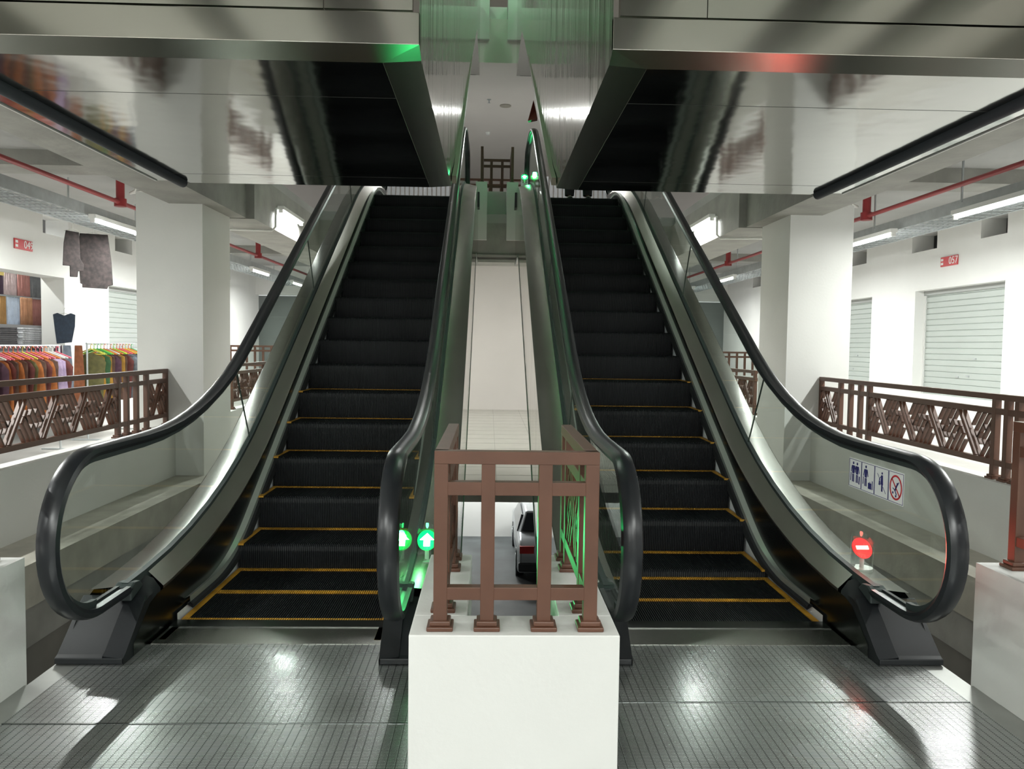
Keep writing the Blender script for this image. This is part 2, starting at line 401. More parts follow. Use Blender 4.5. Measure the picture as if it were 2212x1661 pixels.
def make_escalator(loc, label, steps):
    E_ = empty('escalator', loc, label=label, cat='escalator')
    # handrails
    sec = [(-.047, -.004), (-.040, .016), (-.022, .024), (0, .026), (.022, .024), (.040, .016), (.047, -.004), (.040, -.020), (.018, -.022), (.018, -.012), (-.018, -.012), (-.018, -.022), (-.040, -.020)]
    g = path(.30, .50, 5, 3.93, 13.0); gi = path(.235, .38, 5, 3.93, 13.0); go = path(.275, .43, 5, 3.93, 13.05)
    glb = path(.28, .47, 5, 3.80, 13.2)
    bt = path(.075, .29, 1.5, 4.42, 12.9); bm_ = path(.055, .22, 1.5, 4.42, 12.9); bb = path(.008, .12, 1.5, 4.50, 12.9)
    bot = path(-.9, -.75, 1.0, 3.72, 13.3)
    for s in (-1, 1):
        MB().sweep_yz(RAIL, [(x+s*.70, n) for x, n in sec]).build('handrail', BELT, E_, smooth=True)
        MB().sweep_yz([(y, z) for y, z in RAIL[1:-1]], [(s*.70+x, n) for x, n in ((-.012, -.05), (.012, -.05), (.012, -.018), (-.012, -.018))]).build('handrail_guide', RUB, E_)
        # glass panels
        xs = s*.70
        seams = [6.0, 8.2, 10.4]
        top = lambda y: samp(HR, y)-.045
        def poly(yb0, yb1, yt0, yt1, first=False, last=False):
            lo = seg(glb, yb0, yb1)
            if first: hi = [(y, z) for y, z in arc(3.62, .66, 250, 90, NR-.045, 16)]+[(y, z-.045) for y, z in seg(HR, 3.63, yt1)]
            elif last: hi = [(y, z-.045) for y, z in seg(HR, yt0, YE-.01)]+[(y, z) for y, z in arc(YE, ZT+.66, 90, -70, NR-.045, 16)]
            else: hi = [(y, z-.045) for y, z in seg(HR, yt0, yt1)]
            return lo+hi[::-1]
        bounds = [3.72]+seams+[13.2]
        for i in range(4):
            yb0, yb1 = bounds[i]+.004, bounds[i+1]-.004
            P = poly(yb0, yb1, yb0-.33, yb1-.33, i == 0, i == 3)
            gp = MB().prism(P, xs-.005, xs+.005).build('glass_panel', GLASS, E_)
            if i < 3:
                y = bounds[i+1]; MB().bar((xs, y, samp(glb, y)), (xs, y-.33, samp(HR, y-.33)-.05), .004, .011, (1, 0, 0)).build('panel_edge', GEDGE, gp)
        # gasket
        MB().sweep_yz(g, [(xs-.020, -.03), (xs+.020, -.03), (xs+.016, .022), (xs-.016, .022)]).build('glass_gasket', RUB, E_)
        # inner deck
        ys = [3.96+(12.95-3.96)*i/90 for i in range(91)]
        a, bI = s*.682, s*.605
        rows = [[(a, y, samp(g, y)) for y in ys], [(bI+s*.01, y, samp(gi, y)+.004) for y in ys], [(bI, y, samp(gi, y)-.006) for y in ys], [(bI, y, samp(gi, y)-.025) for y in ys]]
        yk = [y for y in ys if y >= 4.10]
        rows = [[p for p in r if p[1] >= 4.10] for r in rows]
        MB().strip(rows).build('inner_deck', DECKI, E_, smooth=True)
        # outer deck
        rows = [[(s*.718, y, samp(g, y)-.005) for y in ys], [(s*.89, y, samp(go, y)) for y in ys], [(s*.90, y, samp(go, y)-.01) for y in ys]]
        MB().strip(rows).build('outer_deck', DECK, E_, smooth=True)
        # skirt (dark upper, pale lower), brush strip
        ysk = [3.80+(13.0-3.80)*i/100 for i in range(101)]
        foot_in = lambda y: min(samp(gi, y)-.02, max(.002, (y-3.72)*.75)) if y < 4.12 else samp(gi, y)-.02
        MB().strip([[(s*.602, y, foot_in(y)) for y in ysk], [(s*.602, y, max(-.02 if y < 5.4 else -9, samp(bb, y)-.02) if y < 5.6 else samp(bb, y)-.0) for y in ysk]]).build('skirt_panel', SKIRT, E_)
        ysl = [4.30+(12.9-4.30)*i/100 for i in range(101)]
        MB().strip([[(s*.588, y, samp(bb, y)+.03) for y in ysl], [(s*.588, y, samp(bb, y)-.45) for y in ysl]]).build('lower_skirt', SKIRTW, E_)
        yb_ = [4.44+(12.85-4.44)*i/110 for i in range(111)]
        MB().strip([[(s*.602, y, samp(bt, y)) for y in yb_], [(s*.572, y, samp(bm_, y)+.035) for y in yb_], [(s*.570, y, samp(bm_, y)) for y in yb_], [(s*.59, y, samp(bm_, y)-.01) for y in yb_]]).build('brush_holder', ALU, E_, smooth=True)
        MB().strip([[(s*.574, y, samp(bm_, y)+.004) for y in yb_], [(s*.556, y, samp(bm_, y)-.012) for y in yb_], [(s*.556, y, samp(bb, y)+.012) for y in yb_], [(s*.589, y, samp(bb, y)+.035) for y in yb_]]).build('skirt_brush', BRUSH, E_)
        # outer cladding
        yc = [3.73+(13.3-3.73)*i/60 for i in range(61)]
        cl = MB().strip([[(s*.90, y, (samp(go, y)-.008) if y > 3.95 else min(samp(go, y)-.008, (y-3.70)*1.1)) for y in yc], [(s*.90, y, samp(bot, y)) for y in yc]])
        cl.build('side_cladding', SIDEM, E_)
        MB().sweep_yz(bot, [(s*.905, -.02), (s*.885, -.02), (s*.885, .03), (s*.905, .03)]).build('cladding_trim', GEDGE, E_)
        # newel cover
        P = [(3.69, .002), (3.69, .032), (3.715, .042), (3.79, .105), (3.86, .165), (3.93, .225), (3.965, .25), (3.965, .002)]
        nc = MB().prism(P, s*.607, s*.925).build('newel_cover', FOOT, E_, bevel=.005)
        top_p = [(3.69, .03), (3.715, .043), (3.79, .107), (3.86, .167), (3.93, .222), (3.99, .258), (4.05, .285), (4.12, .302)]
        rows = [[(s*.604, y, min(z, .238) if y > 3.9 else z) for y, z in top_p], [(s*.64, y, z-.012 if y > 3.95 else z+.004) for y, z in top_p], [(s*.70, y, z+.012) for y, z in top_p]]
        rows = [[(s*.604, y, .0) for y, z in top_p]]+rows+[[(s*.70, y, .0) for y, z in top_p]]
        MB().strip(rows).build('cover_cap', FOOT, nc, smooth=True)
        MB().prism([(3.90, .235), (3.90, .308), (3.94, .322), (4.0, .316), (4.04, .28)], s*.655, s*.745).build('handrail_inlet', RUB, nc, bevel=.008)
        P2 = [(y+2*(8.485-y), z+ZT) for y, z in P]
        MB().prism(P2, s*.607, s*.925).build('newel_cover', FOOT, E_, bevel=.006)
    rows = [[(-.90, y, z) for y, z in bot], [(.90, y, z) for y, z in bot]]
    MB().strip(rows).build('truss_soffit', STEEL, E_)
    fb = MB(); fb.box(-.9, .9, 3.72, 3.74, -.9, -.03); fb.box(-.9, .9, 13.28, 13.30, ZT-.9, ZT-.03)
    fb.build('end_cladding', SIDEM, E_)
    MB().box(-.60, .60, 12.62, 13.3, ZT-.02, ZT).build('upper_comb_plate', DECK, E_)
    for i, (y, z, sy) in enumerate(steps):
        if i == 0: st = make_step(E_); c = st
        elif z < 1.3: c = copy_tree(st, E_)
        else: c = st.copy(); COL.objects.link(c); c.parent = E_
        c.location = (0, y, z); c.scale = (1, sy, 1)
    return E_

def step_list(base_y, base_z, flats):
    L = [f for f in flats]
    for n in range(0, 17):
        z = base_z+.234*n
        if z < ZT: L.append((base_y+.405*n, z, 1.17 if n == 0 else 1.0))
    y = L[-1][0]
    L = [(a_, min(b_, 3.735), c_) for a_, b_, c_ in L]
    while y < 12.35: y += .405; L.append((y, 3.735, 1.0))
    return L
XC = 1.215
ESC_R = make_escalator((XC, 0, 0), 'right-hand black step escalator with the red lit indicator and sign stickers on its glass', step_list(5.61, .05, [(4.69, .0, 1.0), (5.14, .0, 1.13)]))
ESC_L = make_escalator((-XC, 0, 0), 'left-hand black step escalator whose lower steps are tinted green by its indicator', step_list(5.76, .17, [(4.325, .0, .8), (4.82, .0, 1.23), (5.30, .0, 1.20)]))

# ------------------------------------------------------------------ indicator lamps (parts of the escalators)
GREENE = mat('green_led', (.0, .3, .05), .4, emit=(.0, 1.0, .12), estr=1.7)
GREENW = mat('green_led_core', (.4, 1, .5), .4, emit=(.75, 1.0, .8), estr=7)
REDE = mat('red_led', (.4, .0, .0), .4, emit=(1.0, .03, .03), estr=1.6)
REDW = mat('red_led_core', (1, .5, .3), .4, emit=(1.0, .30, .16), estr=14)
for _m in (GREENE, GREENW, REDE, REDW): _m.cycles.emission_sampling = 'NONE'
def disc_rows(c, r, tilt, n=28, th=.004, ax=0.0):
    """slanted disc facing the camera side (-y) and up"""
    nrm = Vector((ax, -math.cos(tilt), math.sin(tilt))).normalized(); uu = Vector((1, 0, 0)); uu = (uu-nrm*uu.dot(nrm)).normalized(); vv = nrm.cross(uu)
    return nrm, uu, vv
def indicator(E_, x, y, z, col, core, lab, energy, rgb, shape, facing=-1, light=True):
    I = bpy.data.objects.new('indicator_lamp', None); COL.objects.link(I); I.parent = E_; I.location = (x, y, z); I['label'] = lab; I.empty_display_size = .05
    R = .060
    MB().tube([(0, 0, .0), (0, 0, .045)], R, 28).build('lamp_base', ALU, I, smooth=True)
    MB().tube([(0, 0, .045), (0, 0, .13)], .012, 10).build('lamp_stem', PLASTW, I, smooth=True)
    # acrylic sleeve with slanted top
    n = 32; rows = []
    lo = []; hi = []
    for k in range(n+1):
        a = 2*math.pi*k/n; px, py = R*math.cos(a), R*math.sin(a)
        lo.append((px, py, .045)); hi.append((px, py, .185-facing*py*.9*(1 if facing < 0 else 1)))
    MB().strip([lo, hi]).build('lamp_sleeve', ACRY, I, smooth=True)
    tilt = math.radians(42); nrm = Vector((0, facing*math.cos(tilt), math.sin(tilt))); uu = Vector((1, 0, 0)); vv = nrm.cross(uu)*(-1 if facing > 0 else 1)
    if vv.z < 0: vv = -vv
    c = Vector((0, 0, .155))
    def disc(r, off, th, nm, m):
        b = MB(); pts = [c+nrm*off+uu*math.cos(2*math.pi*k/32)*r*.93+vv*math.sin(2*math.pi*k/32)*r*1.08 for k in range(32)]; pb = [p-nrm*th for p in pts]
        b.add(pts+pb, [tuple(range(32)), tuple(range(63, 31, -1))]+[(k, (k+1) % 32, (k+1) % 32+32, k+32) for k in range(32)]); return b.build(nm, m, I)
    disc(.058, 0, .008, 'lamp_disc', col)
    b = MB()
    pts = [c+nrm*.003+uu*p[0]+vv*p[1] for p in shape]; n = len(pts)
    b.add(pts+[p-nrm*.002 for p in pts], [tuple(range(n)), tuple(range(2*n-1, n-1, -1))]+[(k, (k+1) % n, (k+1) % n+n, k+n) for k in range(n)])
    b.build('lamp_symbol', core, I)
    if light:
        sd_ = bpy.data.lights.new('indicator_beam', 'SPOT'); sd_.energy = energy*30; sd_.color = rgb; sd_.shadow_soft_size = .025; sd_.spot_size = math.radians(118); sd_.spot_blend = .6
        so_ = bpy.data.objects.new('indicator_beam', sd_); COL.objects.link(so_); so_.parent = I; so_.location = c+nrm*.03; so_.rotation_euler = nrm.to_track_quat('-Z', 'Y').to_euler()
        ld = bpy.data.lights.new('indicator_light', 'POINT'); ld.energy = energy; ld.color = rgb; ld.shadow_soft_size = .02
        lo_ = bpy.data.objects.new('indicator_light', ld); COL.objects.link(lo_); lo_.parent = I; lo_.location = c+nrm*.07
    return I
ARROW = [(-.018, -.040), (.018, -.040), (.018, .0), (.040, .0), (0, .042), (-.040, .0), (-.018, .0)]
BARS = [(-.034, -.010), (.034, -.010), (.034, .012), (-.034, .012)]
indicator(ESC_L, .775, 4.40, .275, GREENE, GREENW, 'glowing green arrow lamp on the deck beside the inner glass', .7, (.05, 1, .25), ARROW)
indicator(ESC_R, .80, 4.30, .27, REDE, REDW, 'glowing red no-entry lamp on the deck beside the outer glass', .22, (1, .1, .08), BARS)
indicator(ESC_R, -.78, 12.75, ZT+.295, GREENE, GREENW, 'green lamp at the upper end of the escalator', 2.2, (.05, 1, .3), ARROW)

# ------------------------------------------------------------------ sticker strip on right glass
def sticker():
    xg = .693
    def P(u, v): return (4.26-u, .79+v)      # u to the right for the viewer (towards -y)
    root = MB().add([], [])
    b = MB(); y0, z0 = P(0, 0); b.box(xg-.0015, xg, 4.26-.57, 4.26, .785, .945)
    S = b.build('safety_sticker', SIGNW, ESC_R); S['label'] = 'strip of four white pictogram squares on the glass'
    def shape(pts, nm, m, off=.0025):
        n = len(pts); bb = MB(); A = [(xg-off, 4.26-u, .785+v) for u, v in pts]; B = [(xg-off+.0012, 4.26-u, .785+v) for u, v in pts]
        return bb.add(A+B, [tuple(range(n)), tuple(range(2*n-1, n-1, -1))]+[(k, (k+1) % n, (k+1) % n+n, k+n) for k in range(n)])
    W_ = .1425
    navy = MB(); red = MB()
    def addp(B, pts):
        n = len(pts); A = [(xg-.003, 4.26-u, .785+v) for u, v in pts]; C = [(xg-.0018, 4.26-u, .785+v) for u, v in pts]
        B.add(A+C, [tuple(range(n)), tuple(range(2*n-1, n-1, -1))]+[(k, (k+1) % n, (k+1) % n+n, k+n) for k in range(n)])
    def line(B, p, q, wd):
        dx, dy = q[0]-p[0], q[1]-p[1]; L = math.hypot(dx, dy); nx, ny = -dy/L*wd/2, dx/L*wd/2
        addp(B, [(p[0]+nx, p[1]+ny), (q[0]+nx, q[1]+ny), (q[0]-nx, q[1]-ny), (p[0]-nx, p[1]-ny)])
    def circ(B, c, r, n=16): addp(B, [(c[0]+r*math.cos(2*math.pi*k/n), c[1]+r*math.sin(2*math.pi*k/n)) for k in range(n)])
    for i in range(4):
        a, c = i*W_+.004, (i+1)*W_-.002
        for p, q in (((a, .006), (c, .006)), ((a, .154), (c, .154)), ((a, .006), (a, .154)), ((c, .006), (c, .154))): line(navy, p, q, .0022)
    def man(cx, s=1, dark=navy, legs=True):
        circ(dark, (cx, .135), .0075); addp(dark, [(cx-.014, .122), (cx+.014, .122), (cx+.011, .078), (cx-.011, .078)])
        line(dark, (cx-.015, .120), (cx-.024, .085), .006); line(dark, (cx+.015, .120), (cx+.024, .085), .006)
        line(dark, (cx-.006, .075), (cx-.007, .032), .008); line(dark, (cx+.006, .075), (cx+.007, .032), .008)
    man(.050); man(.094); line(navy, (.024, .080), (.022, .035), .006); line(navy, (.122, .070), (.118, .028), .010)
    c0 = W_; man(c0+.05); line(navy, (c0+.024, .08), (c0+.022, .04), .006); addp(navy, [(c0+.078, .024), (c0+.112, .024), (c0+.112, .056), (c0+.078, .056)]); line(navy, (c0+.09, .060), (c0+.10, .060), .003); line(navy, (c0+.122, .024), (c0+.122, .07), .006)
    c0 = 2*W_; circ(navy, (c0+.078, .128), .006); addp(navy, [(c0+.070, .118), (c0+.086, .118), (c0+.090, .070), (c0+.066, .070)]); line(navy, (c0+.076, .07), (c0+.076, .035), .005); line(navy, (c0+.084, .07), (c0+.084, .035), .005)
    line(navy, (c0+.070, .112), (c0+.054, .098), .004); addp(navy, [(c0+.048, .088), (c0+.060, .088), (c0+.062, .065), (c0+.046, .065)]); circ(navy, (c0+.054, .094), .005); line(navy, (c0+.03, .122), (c0+.052, .10), .002); line(navy, (c0+.09, .06), (c0+.118, .03), .002)
    c0 = 3*W_; circ(navy, (c0+.086, .100), .006); line(navy, (c0+.082, .093), (c0+.064, .062), .010); line(navy, (c0+.086, .092), (c0+.100, .110), .004); line(navy, (c0+.064, .066), (c0+.044, .075), .004); line(navy, (c0+.066, .064), (c0+.080, .045), .006); circ(navy, (c0+.046, .052), .006); circ(navy, (c0+.074, .038), .006)
    n = 40
    for k in range(n):
        a0, a1 = 2*math.pi*k/n, 2*math.pi*(k+1)/n; cx, cy = c0+.072, .080
        addp(red, [(cx+.058*math.cos(a0), cy+.062*math.sin(a0)), (cx+.058*math.cos(a1), cy+.062*math.sin(a1)), (cx+.049*math.cos(a1), cy+.053*math.sin(a1)), (cx+.049*math.cos(a0), cy+.053*math.sin(a0))])
    line(red, (c0+.072-.040, .080+.042), (c0+.072+.040, .080-.042), .007)
    navy.build('pictogram_print', NAVY, S); red.build('prohibition_ring', REDP, S)
sticker()

# ------------------------------------------------------------------ upper escalators above (soffit boxes and trusses)
def upper_escalator(s, label):
    E_ = empty('escalator', (0, 0, 0), label=label, cat='escalator')
    xi, xo = .41, 2.42; zb = 2.80; drop = .043; Yf, Yb = 3.38, 6.17
    # lower fascia band, upper fascia panels
    MB().box(s*xi, s*xo, Yf, Yf+.03, zb, zb+.135).build('fascia_band', FASC, E_, bevel=.003)
    fp = MB(); fp.box(s*(xi+.03), s*(xi+.40), Yf+.002, Yf+.05, zb+.143, 3.86); fp.build('fascia_panel', FASC, E_)
    fp = MB(); fp.box(s*(xi+.404), s*xo, Yf+.002, Yf+.05, zb+.143, 3.86); fp.build('fascia_panel', FASC, E_)
    # soffit: chamfers and panels
    xa = xi+.165; ya = Yf+.10; zl = zb-drop
    b = MB(); b.add([(s*xi, Yf, zb), (s*xo, Yf, zb), (s*xo, ya, zl), (s*xa, ya, zl)], [(0, 1, 2, 3)]); b.build('front_chamfer', CHAM, E_)
    b = MB(); b.add([(s*xi, Yf, zb), (s*xa, ya, zl), (s*xa, Yb, zl), (s*xi, Yb, zl+.012), (s*xi, ya, zl+.012)], [(0, 1, 4), (4, 1, 2, 3)]); b.build('inner_chamfer', CHAM, E_)
    for y0, y1 in ((ya, 3.97), (3.974, 5.84), (5.844, Yb)):
        MB().box(s*(xa+.002), s*xo, y0+.001, y1, zl, zl+.012).build('soffit_panel', MIRR, E_)
    for y in (3.972, 5.842): MB().box(s*xa, s*xo, y-.0015, y+.0015, zl-.0008, zl).build('soffit_seam', mat('dark_seam', (.05, .05, .05), .5), E_)
    # rising truss underside and inner / outer sides
    st = (Yb, zl+.012); en = (Yb+(6.5-zb)/S30, 6.5); En = 14.7
    pathb = [st]+[(st[0]+(en[0]-st[0])*i/20, st[1]+(en[1]-st[1])*i/20) for i in range(1, 21)]+[(En, 6.5)]
    up_ = [(y, min(7.85, max(4.4, z+1.55))) for y, z in pathb]
    xi2 = .36
    def xin(y): return xi if y < Yb+.01 else max(.34, xi-(y-Yb)*.009)
    b = MB(); b.strip([[(s*xi, Yf, zb), (s*xi, ya, zl+.012)]+[(s*xin(y), y, z) for y, z in pathb], [(s*xi, Yf, 4.4), (s*xi, ya, 4.4)]+[(s*xin(y), y, z) for y, z in up_]]); b.build('side_cladding', SIDEM, E_)
    b = MB(); b.strip([[(s*xo, Yf, zl)]+[(s*xo, y, z) for y, z in pathb], [(s*xo, Yf, 4.4)]+[(s*xo, y, z) for y, z in up_]]); b.build('side_cladding', SIDEM, E_)
    b = MB(); b.strip([[(s*xin(y), y, z) for y, z in pathb], [(s*xo, y, z) for y, z in pathb]]); b.build('truss_soffit', STEEL, E_)
    b = MB(); b.sweep_yz([(Yb, zb)]+pathb[1:-1], [(s*.405, -.01), (s*.37, -.01), (s*.37, .05), (s*.405, .05)]); b.build('cladding_trim', mat('olive_trim', (.22, .20, .15), .5), E_)
    # deck, glass and handrail of the flight, seen only from the gap
    rows = [[(s*xin(y), y, z) for y, z in up_], [(s*(xi+.3), y, z+.03) for y, z in up_]]
    MB().strip(rows).build('outer_deck', DECK, E_)
    P = [(y, z) for y, z in up_]+[(y, z+.68) for y, z in up_][::-1]
    MB().prism(P, s*(xi+.155), s*(xi+.165)).build('glass_panel', GLASS, E_)
    MB().sweep_yz([(y, z+.71) for y, z in up_], [(s*(xi+.16)+x, n) for x, n in ((-.045, 0), (-.03, .03), (.03, .03), (.045, 0), (.03, -.015), (-.03, -.015))]).build('handrail', BELT, E_, smooth=True)
    MB().box(s*xi, s*xo, En-.02, En, 6.5, 7.4).build('end_cladding', STEEL, E_)
    return E_
UL = upper_escalator(-1, 'upper left escalator seen from below, polished steel underside with green glow at its corner')
UR_ = upper_escalator(1, 'upper right escalator seen from below, polished steel underside reflecting the red lamp')
indicator(UL, -.52, 12.6, 7.9, GREENE, GREENW, 'green lamp high at the upper end of the flight', 26, (.05, 1, .25), ARROW)
# side strips between boxes and beams, with black seal
for s, w_ in ((-1, 'left'), (1, 'right')):
    o = MB().box(s*2.475, s*2.69, 3.38, 6.22, 2.78, 2.81).build('soffit_strip', MIRR); tag(o, 'narrow polished steel soffit strip along the %s ceiling beam' % w_, 'panel')
    e = MB().box(s*2.69, s*2.70, 3.38, 6.22, 2.772, 2.86).build('lit_strip_edge', FIXT, o)  # white edge: the light caught along the steel strip is put into the colour
    o = MB().tube([(s*2.455, 3.3, 2.745), (s*2.455, 6.12, 2.745)], .036, 12).build('rubber_seal', mat('seal_rubber', (.028, .033, .042), .65), smooth=True); tag(o, 'thick black rubber seal beside the %s polished soffit' % w_, 'seal')
b = MB()
for s in (-1, 1): b.box(s*2.70, s*3.15, 3.38, 9.0, 3.5, 3.65)
struct(b, 'ceiling', CEIL)
b = MB(); b.box(-.41, .41, 3.3, 3.36, 3.0, 3.8); b.box(-3.1, 3.1, 3.28, 3.36, 3.86, 4.4); struct(b, 'trim_10', CONC)

# ------------------------------------------------------------------ railings
def clip(p, q, x0, x1, y0, y1):
    t0, t1 = 0, 1; dx, dy = q[0]-p[0], q[1]-p[1]
    for pp, qq in ((-dx, p[0]-x0), (dx, x1-p[0]), (-dy, p[1]-y0), (dy, y1-p[1])):
        if abs(pp) < 1e-9:
            if qq < 0: return None
        else:
            r = qq/pp
            if pp < 0: t0 = max(t0, r)
            else: t1 = min(t1, r)
    if t0 >= t1-1e-6: return None
    return (p[0]+dx*t0, p[1]+dy*t0), (p[0]+dx*t1, p[1]+dy*t1)
def fret(b, u0, u1, v0, v1, sgn, dep=.030, wd=.0165):
    """diagonal meander lattice between u0..u1, v0..v1, drawn in the plane of the railing (local x,z)"""
    H = v1-v0; P = .47; D = Vector((.56*sgn, -.83)).normalized(); E = Vector((.56*sgn, .83)).normalized(); g = .052
    segs = []
    n = int((u1-u0)/P)+3
    for k in range(-1, n):
        cx = u0+P*(k+.5); c = Vector((cx, (v0+v1)/2))
        for o in (-.021, .021): 
            q = c+Vector((o*1.5, 0)); segs.append((q-D*H*.75, q+D*H*.75))
        m = c+Vector((P/2, 0)); g = .0425
        A = [[(-3.6, 1.3), (-3.6, -3.0), (-2.2, -3.0), (-2.2, 2.8)], [(-.75, 4.3), (-.75, -1.7), (.7, -1.7)], [(-5.0, .2), (-5.0, -3.2)], [(-2.2, .2), (-.75, .2)], [(.7, 2.9), (2.0, 2.9), (2.0, 1.6)]]
        for pl in A:
            for sg in (-1, 1):
                q = [m+(D*a_+E*b_)*g*sg for a_, b_ in pl]; segs += list(zip(q, q[1:]))
    for p, q in segs:
        r = clip(p, q, u0, u1, v0, v1)
        if r and (Vector(r[0])-Vector(r[1])).length > .012:
            b.bar((r[0][0], 0, r[0][1]), (r[1][0], 0, r[1][1]), wd, dep, (0, 1, 0))
def railing_run(R, L, posts, panels, sgn=1, xf=None, foot=True, skip_bars=False, h=.63):
    """run along local x from 0 to L at the z of the base; xf places it (Matrix)"""
    xf = xf or Matrix.Identity(4)
    def done(mb, nm, bev=.002):
        mb.v = [tuple(xf @ Vector(p)) for p in mb.v]; return mb.build(nm, BROWN, R, bevel=bev)
    t = .024
    done(MB().box(0, L, -t, t, h-.045, h), 'top_rail'); done(MB().box(0, L, -t+.003, t-.003, h-.155, h-.108), 'middle_rail'); done(MB().box(0, L, -t+.003, t-.003, .105, .15), 'bottom_rail')
    for x in posts:
        p = done(MB().box(x-t, x+t, -t+.001, t-.001, .02, h-.045), 'post')
        if foot:
            fb = MB(); fb.box(x-.046, x+.046, -.046, .046, 0, .016); fb.prism_xy([(x-.036, -.036), (x+.036, -.036), (x+.036, .036), (x-.036, .036)], .016, .034)
            fb.v = [tuple(xf @ Vector(q)) for q in fb.v]; fb.build('base_plate', BROWN, p, bevel=.004)
    for a, c in panels:
        b = MB(); fret(b, a, c, .152, h-.157, sgn); done(b, 'fretwork_panel', 0)
def Mx(x, y, z, rz): return Matrix.Translation((x, y, z)) @ Matrix.Rotation(rz, 4, 'Z')
def u_railing(loc, rz, label):
    R = empty('railing', loc, rz, label=label, cat='railing')
    # local: front run centred on x at y=0, sides run to +y .93
    railing_run(R, .576, [.024, .188, .388, .552], [], xf=Mx(-.288, 0, 0, 0))
    for s in (-1, 1):
        railing_run(R, .93, [.19, .72, .90], [(.21, .70)], sgn=-s, xf=Mx(s*.264, 0, 0, math.pi/2))
    return R
UR = u_railing((.003, 2.725, .54), 0, 'brown metal railing on the white block in the middle foreground')
UR2 = copy_tree(UR); UR2.location = (.0, 14.675, 4.34); UR2.rotation_euler = (0, 0, math.pi); UR2['label'] = 'small dark brown railing between the escalators on the upper floor'
# long railings beside the void, running towards the camera from the column
LONG_POSTS = [.024, .52, .76, .98, 1.17, 3.16, 3.30, 3.42, 3.78, 3.92, 4.05, 6.0]
LONG_PAN = [(.05, .50), (1.20, 3.13), (4.08, 5.97)]
def long_rail(s, y_far, L, posts, pans, label, z=PZ, x=3.765):
    R = empty('railing', (0, 0, 0), label=label, cat='railing')
    railing_run(R, L, posts, pans, sgn=1, xf=Mx(s*x, y_far, z, -math.pi/2), h=.65)
    return R
long_rail(1, 8.99, 5.6, [p-.0 for p in LONG_POSTS if p < 5.6]+[5.55], [(.05, .50), (1.20, 2.70), (3.32, 5.5)] and [(.05, .50), (.78+.42, 3.13), (4.08, 5.5)], 'long brown fretwork railing on the right parapet in front of the closed shutters')
long_rail(-1, 8.99, 5.6, [p for p in LONG_POSTS if p < 5.6]+[5.55], [(.05, .50), (1.20, 3.13), (4.08, 5.5)], 'long brown fretwork railing on the left parapet in front of the clothes racks')
long_rail(1, 13.3, 2.1, [.024, .5, 2.05], [(.05, .48), (.53, 2.02)], 'brown fretwork railing behind the right column')
long_rail(-1, 13.3, 2.1, [.024, .5, 2.05], [(.05, .48), (.53, 2.02)], 'brown fretwork railing behind the left column')
for s, w_ in ((1, 'right'), (-1, 'left')):
    R = empty('railing', (0, 0, 0), label='brown railing on the parapet end at the %s edge of the photo' % w_, cat='railing')
    railing_run(R, 4.0, [.024, .21, .40, 2.2, 2.4, 3.9], [(.43, 2.17), (2.43, 3.87)], xf=Mx(s*2.27, 3.42, PZ, -math.pi/2), h=.66)
    R = empty('railing', (0, 0, 0), label='distant brown railing across the %s passage end' % w_, cat='railing')
    railing_run(R, 3.2, [.02+.2*i for i in range(16)], [], xf=Mx(s*5.1-1.6, 19.5, .83, 0), h=.62, foot=False)
b = MB()
for s in (-1, 1): b.box(s*3.5, s*6.6, 19.42, 19.6, 0, .83)
struct(b, 'trim_11', WHITE)
R = empty('railing', (0, 0, 0), label='dark brown railing across the upper floor behind the escalator heads', cat='railing')
railing_run(R, 1.9, [.03+.23*i for i in range(9)], [], xf=Mx(-.85, 16.4, 4.35, 0), h=.62, foot=False)
b = MB(); b.box(-2.6, 2.6, 16.3, 16.5, 3.8, 4.35); struct(b, 'trim_12', WHITE)

# ------------------------------------------------------------------ shutters, shop numbers
def shutter(s, a, c, label):
    E_ = empty('rolling_shutter', (s*6.78, (a+c)/2, .87), label=label, cat='shutter')
    hw = (c-a)/2; n = 18; hh = 1.6; prof = []
    for i in range(n):
        z = i*hh/n; prof += [(z, 0), (z+.004, .012), (z+.075, .014), (z+hh/n-.004, .004)]
    rows = [[(s*(-d), -hw+.03, z) for z, d in prof], [(s*(-d), hw-.03, z) for z, d in prof]]
    MB().strip(rows).build('shutter_curtain', SHUT, E_)
    b = MB()
    for y in (-hw, hw-.035): b.box(-.03, .03, y, y+.035, 0, hh)
    b.build('guide_rail', FIXT, E_)
    MB().box(-.04, .03, -hw, hw, hh-.07, hh).build('shutter_hood', mat('hood_grey', (.35, .36, .35), .5), E_)
    for y, z in ((-.25, .55), (.15, .28), (-.1, .3)): MB().box(-s*.026, -s*.012, y-.03, y+.03, z, z+.02).build('shutter_latch', GALV, E_)
names = {2.9: 'nearest the camera', 6.5: 'second from the camera', 10.05: 'under the red number 057', 13.6: 'half hidden by the white column', 17.1: 'furthest, beyond the white column'}
for a, c in BAYS:
    shutter(1, a, c, 'white rolling shutter on the right wall, %s' % names[a])
    if a != 10.05: shutter(-1, a, c, 'white rolling shutter on the left wall, %s' % {2.9: 'nearest the camera', 6.5: 'next before the open shop', 13.6: 'right of the open fabric shop', 17.1: 'furthest away'}[a])
def text_mesh(txt, size, m, parent, M4):
    cu = bpy.data.curves.new('t', 'FONT'); cu.body = txt; cu.size = size; cu.extrude = .002; cu.align_x = 'CENTER'; cu.align_y = 'CENTER'
    ob = bpy.data.objects.new('t', cu); COL.objects.link(ob); dg = bpy.context.evaluated_depsgraph_get()
    me = bpy.data.meshes.new_from_object(ob.evaluated_get(dg)); bpy.data.objects.remove(ob); me.transform(M4); me.materials.clear(); me.materials.append(m)
    o = bpy.data.objects.new('number', me); COL.objects.link(o); o.parent = parent; return o
